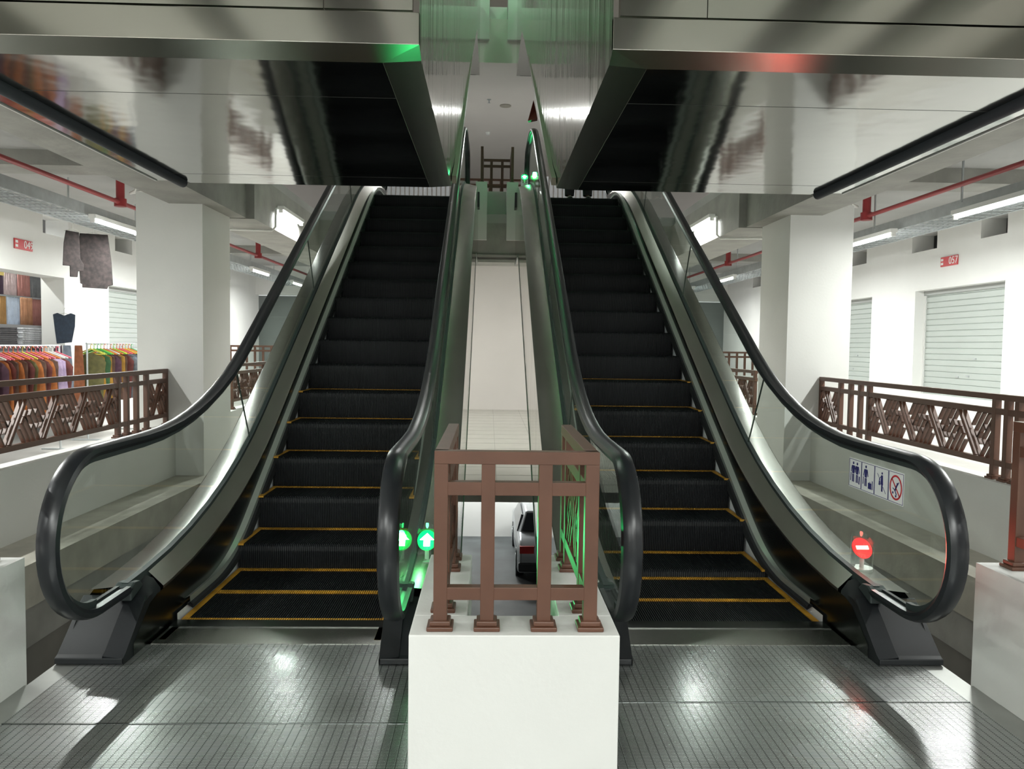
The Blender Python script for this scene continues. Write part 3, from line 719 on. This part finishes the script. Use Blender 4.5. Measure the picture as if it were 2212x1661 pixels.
def number_sign(s, y, z, txt, label):
    E_ = empty('shop_number_sign', (s*6.59, y, z), label=label, cat='sign')
    MB().box(-.008, .008, -.21, .21, -.07, .07).build('plate', SIGNR, E_, bevel=.002)
    d = -s; b = MB()
    for zz in (.012, -.045): b.box(d*.008, d*.011, (s*.14), (s*.195), zz, zz+.035)
    b.build('panel_mark', SIGNW, E_)
    Rm = Matrix(((0, 0, -1), (-1, 0, 0), (0, 1, 0))).to_4x4() if s > 0 else Matrix(((0, 0, 1), (1, 0, 0), (0, 1, 0))).to_4x4()
    if txt: text_mesh(txt, .15, SIGNW, E_, Matrix.Translation((d*.009, -s*.11, 0)) @ Rm)
number_sign(1, 11.3, 2.85, '057', 'red number plate 057 on the white wall above the shutter')
number_sign(-1, 11.15, 2.84, '049', 'red number plate 049 on the white wall above the fabric shop')
number_sign(1, 18.2, 2.85, None, 'small distant red number plate on the right wall beyond the column')

# ------------------------------------------------------------------ ceiling services
def tube_light(loc, rz, label, power=28, vertical=False, group=None, L=1.2, tilt=0):
    E_ = empty('tube_light', loc, rz, label=label, cat='light', group=group)
    MB().box(-L/2, L/2, -.045, .045, 0, .05).build('fixture_body', FIXT, E_, bevel=.004)
    MB().tube([(-L/2+.03, 0, -.022), (L/2-.03, 0, -.022)], .019, 10).build('tube', TUBE, E_, smooth=True)
    b = MB(); b.box(-L/2, -L/2+.03, -.025, .025, -.045, 0); b.box(L/2-.03, L/2, -.025, .025, -.045, 0); b.build('tube_socket', FIXT, E_)
    ld = bpy.data.lights.new('tube_glow', 'AREA'); ld.shape = 'RECTANGLE'; ld.size = L-.1; ld.size_y = .06; ld.energy = power; ld.color = (.97, 1, .965)
    lo = bpy.data.objects.new('tube_glow', ld); COL.objects.link(lo); lo.parent = E_; lo.location = (0, 0, -.05)
    return E_
for s, w_ in ((-1, 'left'), (1, 'right')):
    for y, nm in ((-1.5, 'behind the camera'), (2.4, 'nearest the camera'), (5.0, 'added out of view before the bright pair'), (7.7, 'nearest lit one in the photo'), (10.15, 'beside the column top'), (13.2, 'just beyond the column'), (16.4, 'far down the passage'), (19.6, 'added at the far end of the passage')):  # out-of-view and far-end tubes are added to brighten the passages
        if s < 0 and y == 7.7: continue
        tube_light((s*4.85, y, 2.985), math.pi/2, 'white fluorescent tube under the %s cable tray, %s' % (w_, nm), 80 if s < 0 else 52)
    # tray
    T = empty('cable_tray', (s*5.2, 0, 3.03), label='galvanised cable tray hung along the %s passage' % w_, cat='cable tray')
    b = MB(); b.box(-.27, -.26, -6, 21, 0, .13); b.box(.26, .27, -6, 21, 0, .13); b.build('tray_side', GALV, T)
    b = MB()
    for i in range(135): b.box(-.26, .26, -6+i*.2, -5.98+i*.2, 0, .012)
    for i in range(9): x = -.24+i*.06; b.box(x-.004, x+.004, -6, 21, .0, .008)
    b.build('tray_mesh', GALV, T)
    for i in range(14): MB().box(-.28, -.265, -5+i*1.9, -4.98+i*1.9, .1, .56).build('hanger_strap', GALV, T)
    P = empty('sprinkler_pipe', (0, 0, 0), label='red sprinkler pipe running under the %s passage ceiling' % w_, cat='pipe')
    MB().tube([(s*4.86, -6, 3.30), (s*4.86, 21, 3.30)], .028, 10).build('pipe', RED, P, smooth=True)
    for y in (4.3, 10.3, 16.3):
        MB().tube([(s*4.86, y, 3.26), (s*4.86, y, 3.645)], .052, 12).build('drop_pipe', RED, P, smooth=True)
        MB().tube([(s*4.86, y, 3.25), (s*4.86, y, 3.35)], .075, 12).build('pipe_clamp', RED, P, smooth=True)
    C_ = empty('conduit', (0, 0, 0), label='pair of white bent conduits next to the %s red drop pipe' % w_, cat='conduit')
    for k in range(2):
        MB().tube([(s*(4.66-.1*k), 10.3, 3.645), (s*(4.66-.1*k), 10.3, 3.52), (s*(4.68-.1*k), 10.32, 3.46), (s*4.76, 10.35, 3.43)], .016, 8).build('bent_pipe', PLASTW, C_, smooth=True)
    # wall light on beam face
    E_ = tube_light((s*2.99, 11.55, 3.36), math.pi/2, 'bright fluorescent tube on the side of the %s concrete beam' % w_, 60)
    E_.rotation_euler = (math.radians(0), 0, math.pi/2)
    C_ = empty('conduit', (0, 0, 0), label='white conduit dropping from the tube light on the %s concrete beam' % w_, cat='conduit')
    MB().tube([(s*3.03, 10.9, 3.36), (s*3.02, 10.82, 3.34), (s*3.02, 10.8, 3.1), (s*3.06, 10.78, 3.045), (s*3.7, 10.7, 3.045)], .016, 8).build('bent_pipe', PLASTW, C_, smooth=True)
# lights over the landing behind the camera and in the upper floor, basement
for i, (x, y) in enumerate(((-2.2, -1.6), (2.2, -1.6), (-.9, -3.9), (1.3, -3.9))):
    tube_light((x, y, 3.40), 0, 'white fluorescent tube on the ceiling behind the camera', 105, group='ceiling tubes behind the camera')
for x, y in ((-1.6, 17.5), (1.6, 17.5)):
    tube_light((x, y, 6.72), 0, 'white fluorescent tube on the upper floor ceiling', 70, group='upper floor ceiling tubes')
for x in (-1.4, 1.4):
    tube_light((x, 16.2, 3.58), 0, 'fluorescent tube under the slab behind the escalators', 16, group='tubes behind the escalators')
for x, y in ((-3, 20.6), (0, 20.6), (3, 20.6)):
    tube_light((x, y, -.75), 0, 'basement tube light in front of the white basement wall', 60, group='basement tubes')
for x in (-2.5, 2.5): tube_light((x, 8.9, -.7), 0, 'basement tube light under the floor slab', 9, group='basement front tubes')
for x in (-2, 2): tube_light((x, 9.5, 10.9), 0, 'tube light on the roof over the void', 60, group='roof tubes')
# ceiling items upper floor
o = MB().tube([(.19, 17.5, 6.80), (.19, 17.5, 6.785)], .125, 28).build('ceiling_speaker', mat('speaker_grille', (.34, .31, .26), .6), smooth=True); tag(o, 'round beige ceiling speaker on the upper floor ceiling', 'speaker')
S_ = empty('sprinkler', (-.17, 17.1, 6.8), label='small sprinkler head left of the round ceiling speaker', cat='sprinkler')
MB().tube([(0, 0, 0), (0, 0, -.006)], .045, 16).build('rose', GALV, S_); MB().tube([(0, 0, 0), (0, 0, -.07)], .012, 8).build('nozzle', GALV, S_); MB().tube([(0, 0, -.07), (0, 0, -.075)], .03, 12).build('deflector', GALV, S_)
o = MB().tube([(-.2, 19.7, 6.80), (-.2, 19.7, 6.74)], .06, 16, r2=.04).build('smoke_detector', PLASTW, smooth=True); tag(o, 'white smoke detector farther back on the upper floor ceiling', 'detector')
# red cloth caught on top of right inner handrail
bm_v = []
b = MB(); b.add([(.42, 11.55, 4.80), (.50, 11.55, 5.10), (.56, 11.55, 4.84), (.44, 11.75, 4.83), (.50, 11.68, 5.12), (.57, 11.75, 4.86), (.47, 11.6, 4.95), (.54, 11.62, 4.98)], [(0, 6, 1), (6, 7, 1), (7, 2, 1), (0, 2, 7, 6), (3, 4, 5), (0, 3, 4, 1), (2, 5, 4, 1), (0, 3, 5, 2)])
o = b.build('cloth', mat('maroon_cloth', (.16, .03, .02), .8)); tag(o, 'small maroon pointed cloth on top of the right escalator handrail', 'cloth')

# ------------------------------------------------------------------ clothes shop, left
def cm(name, col, var=.25, vs=14): return mat(name, col, .85, var=var, vscale=vs)
PAL = [('rust', (.30, .10, .04)), ('maroon', (.14, .035, .03)), ('batik_brown', (.12, .065, .045)), ('charcoal', (.05, .05, .055)), ('plum', (.11, .05, .08)), ('olive', (.13, .12, .04)), ('mustard', (.42, .22, .03)), ('orange', (.50, .16, .04)), ('slate', (.16, .18, .20)), ('dark_green', (.04, .12, .05)), ('lilac', (.42, .32, .48)), ('grey_blue', (.25, .29, .36))]
PM = [cm('cloth_'+n, tuple(v*.72 for v in c)) for n, c in PAL]
HC = [mat('hanger_'+n, tuple(v*.75 for v in c), .35) for n, c in (('orange', (.75, .22, .06)), ('pink', (.75, .15, .2)), ('lime', (.35, .65, .08)), ('yellow', (.7, .6, .1)), ('white', (.7, .7, .65)), ('green', (.05, .4, .1)))]
def garment_mesh(w_, h_, seed, thick=.05, sleeve=True):
    rnd = random.Random(seed); rows = []
    nz = 10; 
    outl = []
    for i in range(nz+1):
        k = i/nz; z = -.10-k*h_
        ww = w_*(.55+.45*min(1, k*5)) if k < .2 else w_*(.92+.14*math.sin(k*3+seed))
        outl.append((ww/2, z))
    ring_n = 14; rows = []
    for i, (ww, z) in enumerate(outl):
        r = []
        for j in range(ring_n+1):
            a = 2*math.pi*j/ring_n; fold = 1+.25*math.sin(a*4+seed+i*.25)
            r.append((ww*math.cos(a), thick/2*math.sin(a)*fold*(1 if i else .5), z+(abs(math.cos(a))*-.05 if i == 0 else 0)))
        rows.append(r)
    return MB().strip(rows)
def hanger_mesh():
    b = MB(); b.tube([(-.20, 0, -.13), (0, 0, -.05), (.20, 0, -.13)], .010, 6); b.tube([(-.2, 0, -.13), (.2, 0, -.13)], .007, 6)
    b.tube([(0, 0, -.05), (0, 0, 0), (.02, 0, .025), (.035, 0, .0)], .006, 6); return b
PROTO = []
def garment(x, y, z, rz, i, label, group=None, w_=.44, h_=.75, cat='garment', nm='garment'):
    G = empty(nm, (x, y, z), rz, label=label, cat=cat, group=group)
    garment_mesh(w_, h_, i*1.7, .055).build('cloth_body', PM[i % len(PM)], G, smooth=True)
    hanger_mesh().build('hanger', HC[(i*5+2) % len(HC)], G, smooth=True)
    return G
def rack(x, y0, y1, z, label):
    R = empty('clothes_rack', (x, y0, 0), label=label, cat='clothes rack')
    MB().tube([(0, 0, z), (0, y1-y0, z)], .014, 10).build('rail', GALV, R, smooth=True)
    for y in (.015, y1-y0-.015):
        b = MB(); b.tube([(0, y, .05), (0, y, z)], .014, 8); b.tube([(-.25, y, .05), (.25, y, .05)], .014, 8); b.build('upright', GALV, R, smooth=True)
rack(-5.9, 8.75, 10.75, 1.45, 'clothes rack in front of the open fabric shop, nearest the left edge')
rack(-6.05, 11.75, 13.3, 1.48, 'clothes rack against the white wall beside the left column')
OR1 = [3, 0, 3, 2, 4, 7, 1, 2, 7, 2, 1, 5, 7, 2, 1, 7, 2, 10, 10, 1]
for i, k in enumerate(OR1):
    garment(-5.9, 8.86+i*.095, 1.42, random.uniform(-.15, .15), k, 'dress hanging on the rack before the fabric shop', 'dresses on the near clothes rack')
for i in range(14):
    garment(-6.05, 11.87+i*.102, 1.45, random.uniform(-.15, .15), [5, 6, 9, 6, 2, 4, 2, 6, 2, 1, 8, 11, 8, 3][i], 'batik shirt hanging on the rack by the left column', 'shirts on the clothes rack by the column')
# single hanging pieces
def flat_garment(name, x, y, z, outline, m, label, cat, hang=True, th=.03):
    G = empty(name, (x, y, z), 0, label=label, cat=cat)
    n = len(outline); vs = [(-th/2, p[0], p[1]) for p in outline]+[(th/2, p[0], p[1]) for p in outline]
    MB().add(vs, [tuple(range(n)), tuple(range(2*n-1, n-1, -1))]+[(i, (i+1) % n, (i+1) % n+n, i+n) for i in range(n)]).build('cloth_body', m, G, bevel=.008)
    if hang:
        b = MB(); b.tube([(0, 0, .0), (0, .0, .10), (0, .02, .13)], .005, 6); b.tube([(0, -.12, -.01), (0, 0, .03), (0, .12, -.01)], .006, 6); b.build('hanger', HC[4], G, smooth=True)
    return G
BAT = mat('brown_batik', (.018, .0125, .012), .9, var=.6, vscale=16)
def facing(G, rz): G.rotation_euler = (0, 0, rz)
g1 = flat_garment('blouse', -5.50, 10.36, 2.94, [(-.10, 0), (.09, -.02), (.10, -.45), (.15, -.55), (.14, -.66), (.07, -.66), (.06, -.76), (-.05, -.76), (-.05, -.58), (-.15, -.58), (-.13, -.2)], BAT, 'narrow brown batik blouse hung high under the cable tray', 'garment'); facing(g1, -1.0); g1.scale = (.8, .8, .78)
g2 = flat_garment('long_skirt', -5.42, 10.72, 2.95, [(-.20, 0), (.22, .0), (.27, -.45), (.29, -.86), (.22, -.88), (.2, -.93), (-.17, -.92), (-.17, -.86), (-.2, -.85), (-.22, -.4)], BAT, 'wide brown batik skirt hung high beside the narrow blouse', 'garment'); facing(g2, -1.2); g2.scale = (.8, .8, .78)
g3 = flat_garment('navy_top', -6.35, 11.72, 1.90, [(-.20, 0), (-.12, .03), (0, -.02), (.12, .03), (.20, 0), (.19, -.22), (.13, -.52), (-.14, -.55), (-.17, -.3)], mat('navy_cloth', (.03, .045, .07), .8, var=.2, vscale=20), 'navy sleeveless top on a pink hanger by the shop corner', 'garment'); facing(g3, -1.2); g3.scale = (.72, .72, .78)
for k, (dy, c_, nm) in enumerate(((-.16, 4, 'plum'), (-.03, 11, 'pale grey-blue'), (.14, 0, 'rust-brown'))):
    g = flat_garment('skirt', -6.30+.02*k, 11.70+dy*.3, 1.45, [(-.07, 0), (.07, 0), (.11, -.5), (.12, -1.0), (-.10, -1.0), (-.09, -.5)], PM[c_], '%s long skirt hanging below the navy top' % nm, 'garment', hang=False); facing(g, -1.2); g.location.x += dy*.7; g.scale = (.7, .7, .9)
# purple / pink child dresses far left
g = flat_garment('dress', -6.3, 16.4, 1.95, [(-.12, 0), (.12, 0), (.16, -.35), (.22, -.75), (-.2, -.75), (-.15, -.35)], cm('purple_print', (.25, .14, .35), .6, 20), 'purple printed dress hanging far down the left passage', 'garment'); facing(g, -1.3)
g = flat_garment('dress', -6.3, 15.5, 1.66, [(-.12, 0), (.12, 0), (.2, -.55), (-.2, -.55)], cm('pink_print', (.6, .22, .42), .5, 20), 'pink dress hanging lower beside the purple printed dress', 'garment'); facing(g, -1.3)
rack(-5.75, 15.2, 16.6, 1.15, 'low distant clothes rack behind the left column')
for i in range(8): garment(-5.75, 15.3+i*.16, 1.12, 0, [6, 11, 3, 11, 0, 3, 6, 8][i], 'garment on the low distant rack behind the left column', 'garments on the distant rack', h_=.5)
# fabrics inside the shop
def fabric(y0, y1, z0, z1, m, label, x=-7.6):
    G = empty('hanging_fabric', (x, (y0+y1)/2, z0), label=label, cat='fabric')
    rows = []; n = 24
    for zz, k in ((z0, 1), ((z0+z1)/2, .9), (z1, .5)):
        rows.append([(0+.018*k*math.sin(j*1.9+y0*7), -(y1-y0)/2+(y1-y0)*j/n, zz-z0) for j in range(n+1)])
    o = MB().strip(rows).build('cloth_body', m, G, smooth=True); sd = o.modifiers.new('thick', 'SOLIDIFY'); sd.thickness = .012
    MB().box(-.02, .01, -(y1-y0)/2, (y1-y0)/2, z1-z0-.01, z1-z0+.012).build('hanging_bar', GALV, G)
lows = [('cream', (.62, .55, .36)), ('golden brown', (.42, .24, .09)), ('pale blue', (.58, .66, .78)), ('light orange', (.72, .38, .22)), ('dusty pink', (.58, .27, .24))]
ups = [('golden yellow', (.55, .36, .06)), ('dark plum', (.09, .06, .09)), ('pale pink', (.68, .54, .54)), ('salmon pink', (.58, .28, .25)), ('grey', (.30, .31, .32))]
for i, (n_, c_) in enumerate(lows): fabric(11.75+i*.335, 12.07+i*.335, 1.76, 2.20, mat('fabric_low_'+n_.replace(' ', '_'), c_, .85, var=.12, vscale=10, bump=.4, bscale=12), n_+' fabric in the lower row at the back of the open shop')
for i, (n_, c_) in enumerate(ups): fabric(11.70+i*.34, 12.03+i*.34, 2.22, 2.62, mat('fabric_up_'+n_.replace(' ', '_'), c_, .85, var=.12, vscale=10, bump=.4, bscale=12), n_+' fabric in the upper row at the back of the open shop', x=-7.62)
o = MB().box(-7.57, -7.56, 12.17, 12.30, 2.50, 2.56).build('paper_tag', mat('yellow_card', (.75, .6, .2), .7)); tag(o, 'small yellow card hanging before the dark plum fabric', 'tag')
SH = empty('shop_table', (-7.35, 12.4, 0), label='long dark display table inside the open fabric shop', cat='table')
MB().box(-.3, .3, -1.2, .95, 1.36, 1.42).build('table_top', DKGREY, SH)
for yy in (-1.1, .85):
    for xx in (-.25, .22): MB().box(xx, xx+.04, yy, yy+.04, 0, 1.36).build('leg', DKGREY, SH)
for st_, (yy, c_, nm) in enumerate(((11.55, (.05, .045, .05), 'dark'), (12.35, (.62, .63, .66), 'silvery white'))):
    for k in range(9):
        o = MB().box(-.22, .22, -.34, .34, 0, .028).build('folded_cloth', mat('folded_'+nm.replace(' ', '_'), c_, .35, var=.4, vscale=25), bevel=.008)
        o.location = (-7.35+random.uniform(-.01, .01), yy+random.uniform(-.02, .02), 1.42+k*.032)
        tag(o, 'folded %s cloth in the stack on the shop table' % nm, 'cloth', 'folded %s cloths' % nm)
# shop interior lamp
tube_light((-7.6, 11.6, 3.3), math.pi/2, 'fluorescent tube inside the open fabric shop', 25)

# ------------------------------------------------------------------ car in the basement
def car():
    K = empty('car', (1.45, 19.35, -3.8), label='silver car parked in the basement seen through the gap', cat='car')
    body = [(-2.1, .25), (-2.15, .55), (-2.1, .85), (-1.9, .95), (-1.35, 1.0), (-1.0, 1.42), (.5, 1.45), (1.15, 1.0), (1.95, .88), (2.15, .6), (2.1, .25)]
    paint = mat('silver_paint', (.42, .44, .46), .25, metal=.6)
    lo = MB(); L_ = [(y, z) for y, z in body]
    b = MB(); n = len(L_)
    secs = [(-.86, .94), (-.80, 1.0), (.80, 1.0), (.86, .94)]
    vs = []
    for x, k in secs:
        for y, z in L_: vs.append((x*(1 if z < 1.05 else .80), y*k, .25+(z-.25)*(k if k < 1 else 1)))
    fs = [tuple(range(n)), tuple(range(4*n-1, 3*n-1, -1))]
    for i in range(3):
        for j in range(n): fs.append((i*n+j, i*n+(j+1) % n, (i+1)*n+(j+1) % n, (i+1)*n+j))
    b.add(vs, fs).build('body', paint, K, smooth=True, bevel=.03)
    dk = mat('car_glass', (.02, .025, .03), .08)
    for s in (-1, 1):
        w = MB(); w.add([(s*.73, -.95, 1.33), (s*.73, .45, 1.36), (s*.845, .95, 1.0), (s*.845, -1.25, 1.0)], [(0, 1, 2, 3)]); o = w.build('side_window', dk, K); sd = o.modifiers.new('t', 'SOLIDIFY'); sd.thickness = .03; sd.offset = 0
        for y in (-1.35, 1.3):
            wh = MB().tube([(s*.70, y, .32), (s*.88, y, .32)], .32, 24).build('wheel', FOOT, K, smooth=True)
            MB().tube([(s*.88, y, .32), (s*.89, y, .32)], .19, 16).build('hub_cap', GALV, wh)
        MB().box(s*.50, s*.82, -2.14, -2.02, .70, .86).build('tail_lamp', mat('tail_red', (.5, .02, .02), .3), K)
    w = MB(); w.add([(-.62, -1.07, 1.38), (.62, -1.07, 1.38), (.74, -1.36, 1.03), (-.74, -1.36, 1.03)], [(0, 1, 2, 3)]); o = w.build('rear_window', dk, K); sd = o.modifiers.new('t', 'SOLIDIFY'); sd.thickness = .03; sd.offset = 0
    MB().box(-.85, .85, -2.2, -2.05, .3, .5).build('rear_bumper', FOOT, K, bevel=.03)
car()

# ------------------------------------------------------------------ person at the head of the right escalator
def person():
    P = empty('person', (1.24, 12.10, 3.742), 0, label='person in black sneakers standing at the top of the right escalator', cat='person')
    skin = mat('skin', (.35, .20, .13), .5)
    V = [(0, 0, .93), (0, 0, 1.10), (0, 0, 1.32), (0, .0, 1.45), (0, 0, 1.53), (0, -.01, 1.62), (0, -.01, 1.71)]
    R_ = [.13, .12, .15, .09, .055, .085, .075]; E_ = [(i, i+1) for i in range(6)]
    def chain(start, pts):
        prev = start
        for p, r in pts: V.append(p); R_.append(r); E_.append((prev, len(V)-1)); prev = len(V)-1
        return prev
    for s in (-1, 1):
        chain(0, [((s*.10, 0, .86), .10), ((s*.12, -.01, .50), .065), ((s*.14, .01, .28), .055), ((s*.14, .02, .09), .038)])
        h = chain(3, [((s*.17, 0, 1.41), .06), ((s*.24, .02, 1.14), .045), ((s*.26, -.04, .90), .032), ((s*.26, -.06, .83), .030)])
        for k, (dx, L_) in enumerate(((-.02, .06), (-.007, .075), (.007, .07), (.02, .055))):
            chain(h, [((s*.26+dx, -.065, .79), .010), ((s*.26+dx*1.1, -.06, .79-L_), .008)])
        chain(h, [((s*.26-s*.01, -.10, .81), .010), ((s*.26-s*.015, -.11, .765), .008)])
    me = bpy.data.meshes.new('body'); me.from_pydata(V, E_, []); o = bpy.data.objects.new('body', me); COL.objects.link(o); o.parent = P; me.materials.append(skin)
    sk = o.modifiers.new('skin', 'SKIN'); ss = o.modifiers.new('sub', 'SUBSURF'); ss.levels = 1; ss.render_levels = 2
    for i, r in enumerate(R_): me.skin_vertices[0].data[i].radius = (r, r*(.75 if i < 4 else 1))
    me.skin_vertices[0].data[0].use_root = True
    # clothing
    tr = MB()
    def ringtube(mb, pts, seg=16):
        rows = []
        for (x, y, z, rx, ry) in pts: rows.append([(x+rx*math.cos(2*math.pi*k/seg), y+ry*math.sin(2*math.pi*k/seg), z) for k in range(seg+1)])
        mb.strip(rows)
    for s in (-1, 1): ringtube(tr, [(s*.14, .02, .10, .07, .08), (s*.135, .01, .3, .082, .088), (s*.125, 0, .5, .09, .095), (s*.10, 0, .84, .115, .125), (s*.075, 0, .96, .10, .12)])
    ringtube(tr, [(0, 0, .84, .19, .14), (0, 0, .98, .185, .135), (0, 0, 1.05, .17, .13)])
    tr.build('trousers', mat('black_trousers', (.02, .02, .022), .9), P, smooth=True)
    sh = MB(); ringtube(sh, [(0, 0, .95, .19, .145), (0, 0, 1.15, .18, .14), (0, 0, 1.33, .215, .145), (0, 0, 1.43, .17, .11), (0, 0, 1.48, .075, .075)])
    for s in (-1, 1): ringtube(sh, [(s*.245, .01, 1.14, .065, .065), (s*.20, .0, 1.38, .075, .08), (s*.14, 0, 1.43, .06, .07)])
    sh.build('shirt', mat('olive_shirt', (.14, .15, .05), .9), P, smooth=True)
    hr = MB(); ringtube(hr, [(0, .01, 1.60, .098, .105), (0, .012, 1.68, .102, .11), (0, .01, 1.75, .085, .095), (0, .005, 1.79, .04, .045), (0, .005, 1.80, .001, .001)]); hr.v = [(x, y if y > -.03 or z > 1.72 else -.03, z) for x, y, z in hr.v]
    hr.build('hair', mat('black_hair', (.01, .008, .007), .6), P, smooth=True)
    fc = MB(); 
    for s in (-1, 1): fc.box(s*.028-.010, s*.028+.010, -.098, -.09, 1.655, 1.665)
    fc.build('eyes', DKGREY, P); MB().box(-.012, .012, -.115, -.085, 1.615, 1.65).build('nose', skin, P, bevel=.005); MB().box(-.022, .022, -.098, -.088, 1.588, 1.596).build('mouth', mat('lips', (.3, .1, .08), .5), P)
    for s in (-1, 1):
        S_ = MB(); rows = []
        for (y, hw, top) in ((-.17, .02, .035), (-.15, .042, .055), (-.08, .050, .075), (0, .045, .095), (.06, .040, .10), (.10, .03, .08)):
            rows.append([(s*.14+hw*math.cos(a), y, .022+max(0, top-.022)*math.sin(a)) for a in [math.pi*k/10 for k in range(11)]])
        S_.strip(rows); so = S_.build('sneaker', mat('black_sneaker', (.012, .012, .014), .5), P, smooth=True)
        b = MB()
        for (y0, y1, hw) in ((-.175, -.14, .035), (-.14, -.06, .050), (-.06, .10, .045)): b.box(s*.14-hw, s*.14+hw, y0, y1, 0, .022)
        b.build('sole', mat('white_sole', (.6, .6, .58), .6), so, bevel=.004)
        b = MB(); b.tube([(s*.14-.05, -.085, .03), (s*.14-.03, -.095, .065), (s*.14, -.10, .077), (s*.14+.03, -.095, .065), (s*.14+.05, -.085, .03)], .006, 6); b.build('shoe_stripe', mat('shoe_white', (.7, .68, .6), .6), so)
person()
# upper floor backdrop: corrugated shutter wall
b = MB()
for i in range(60):
    if abs(-2.95+i*.1) > .95: b.box(-3+i*.1, -2.93+i*.1, 17.6, 17.64, 3.8, 5.3)
struct(b, 'wall_upper', mat('ribbed_grey_panel', (.45, .45, .47), .5))
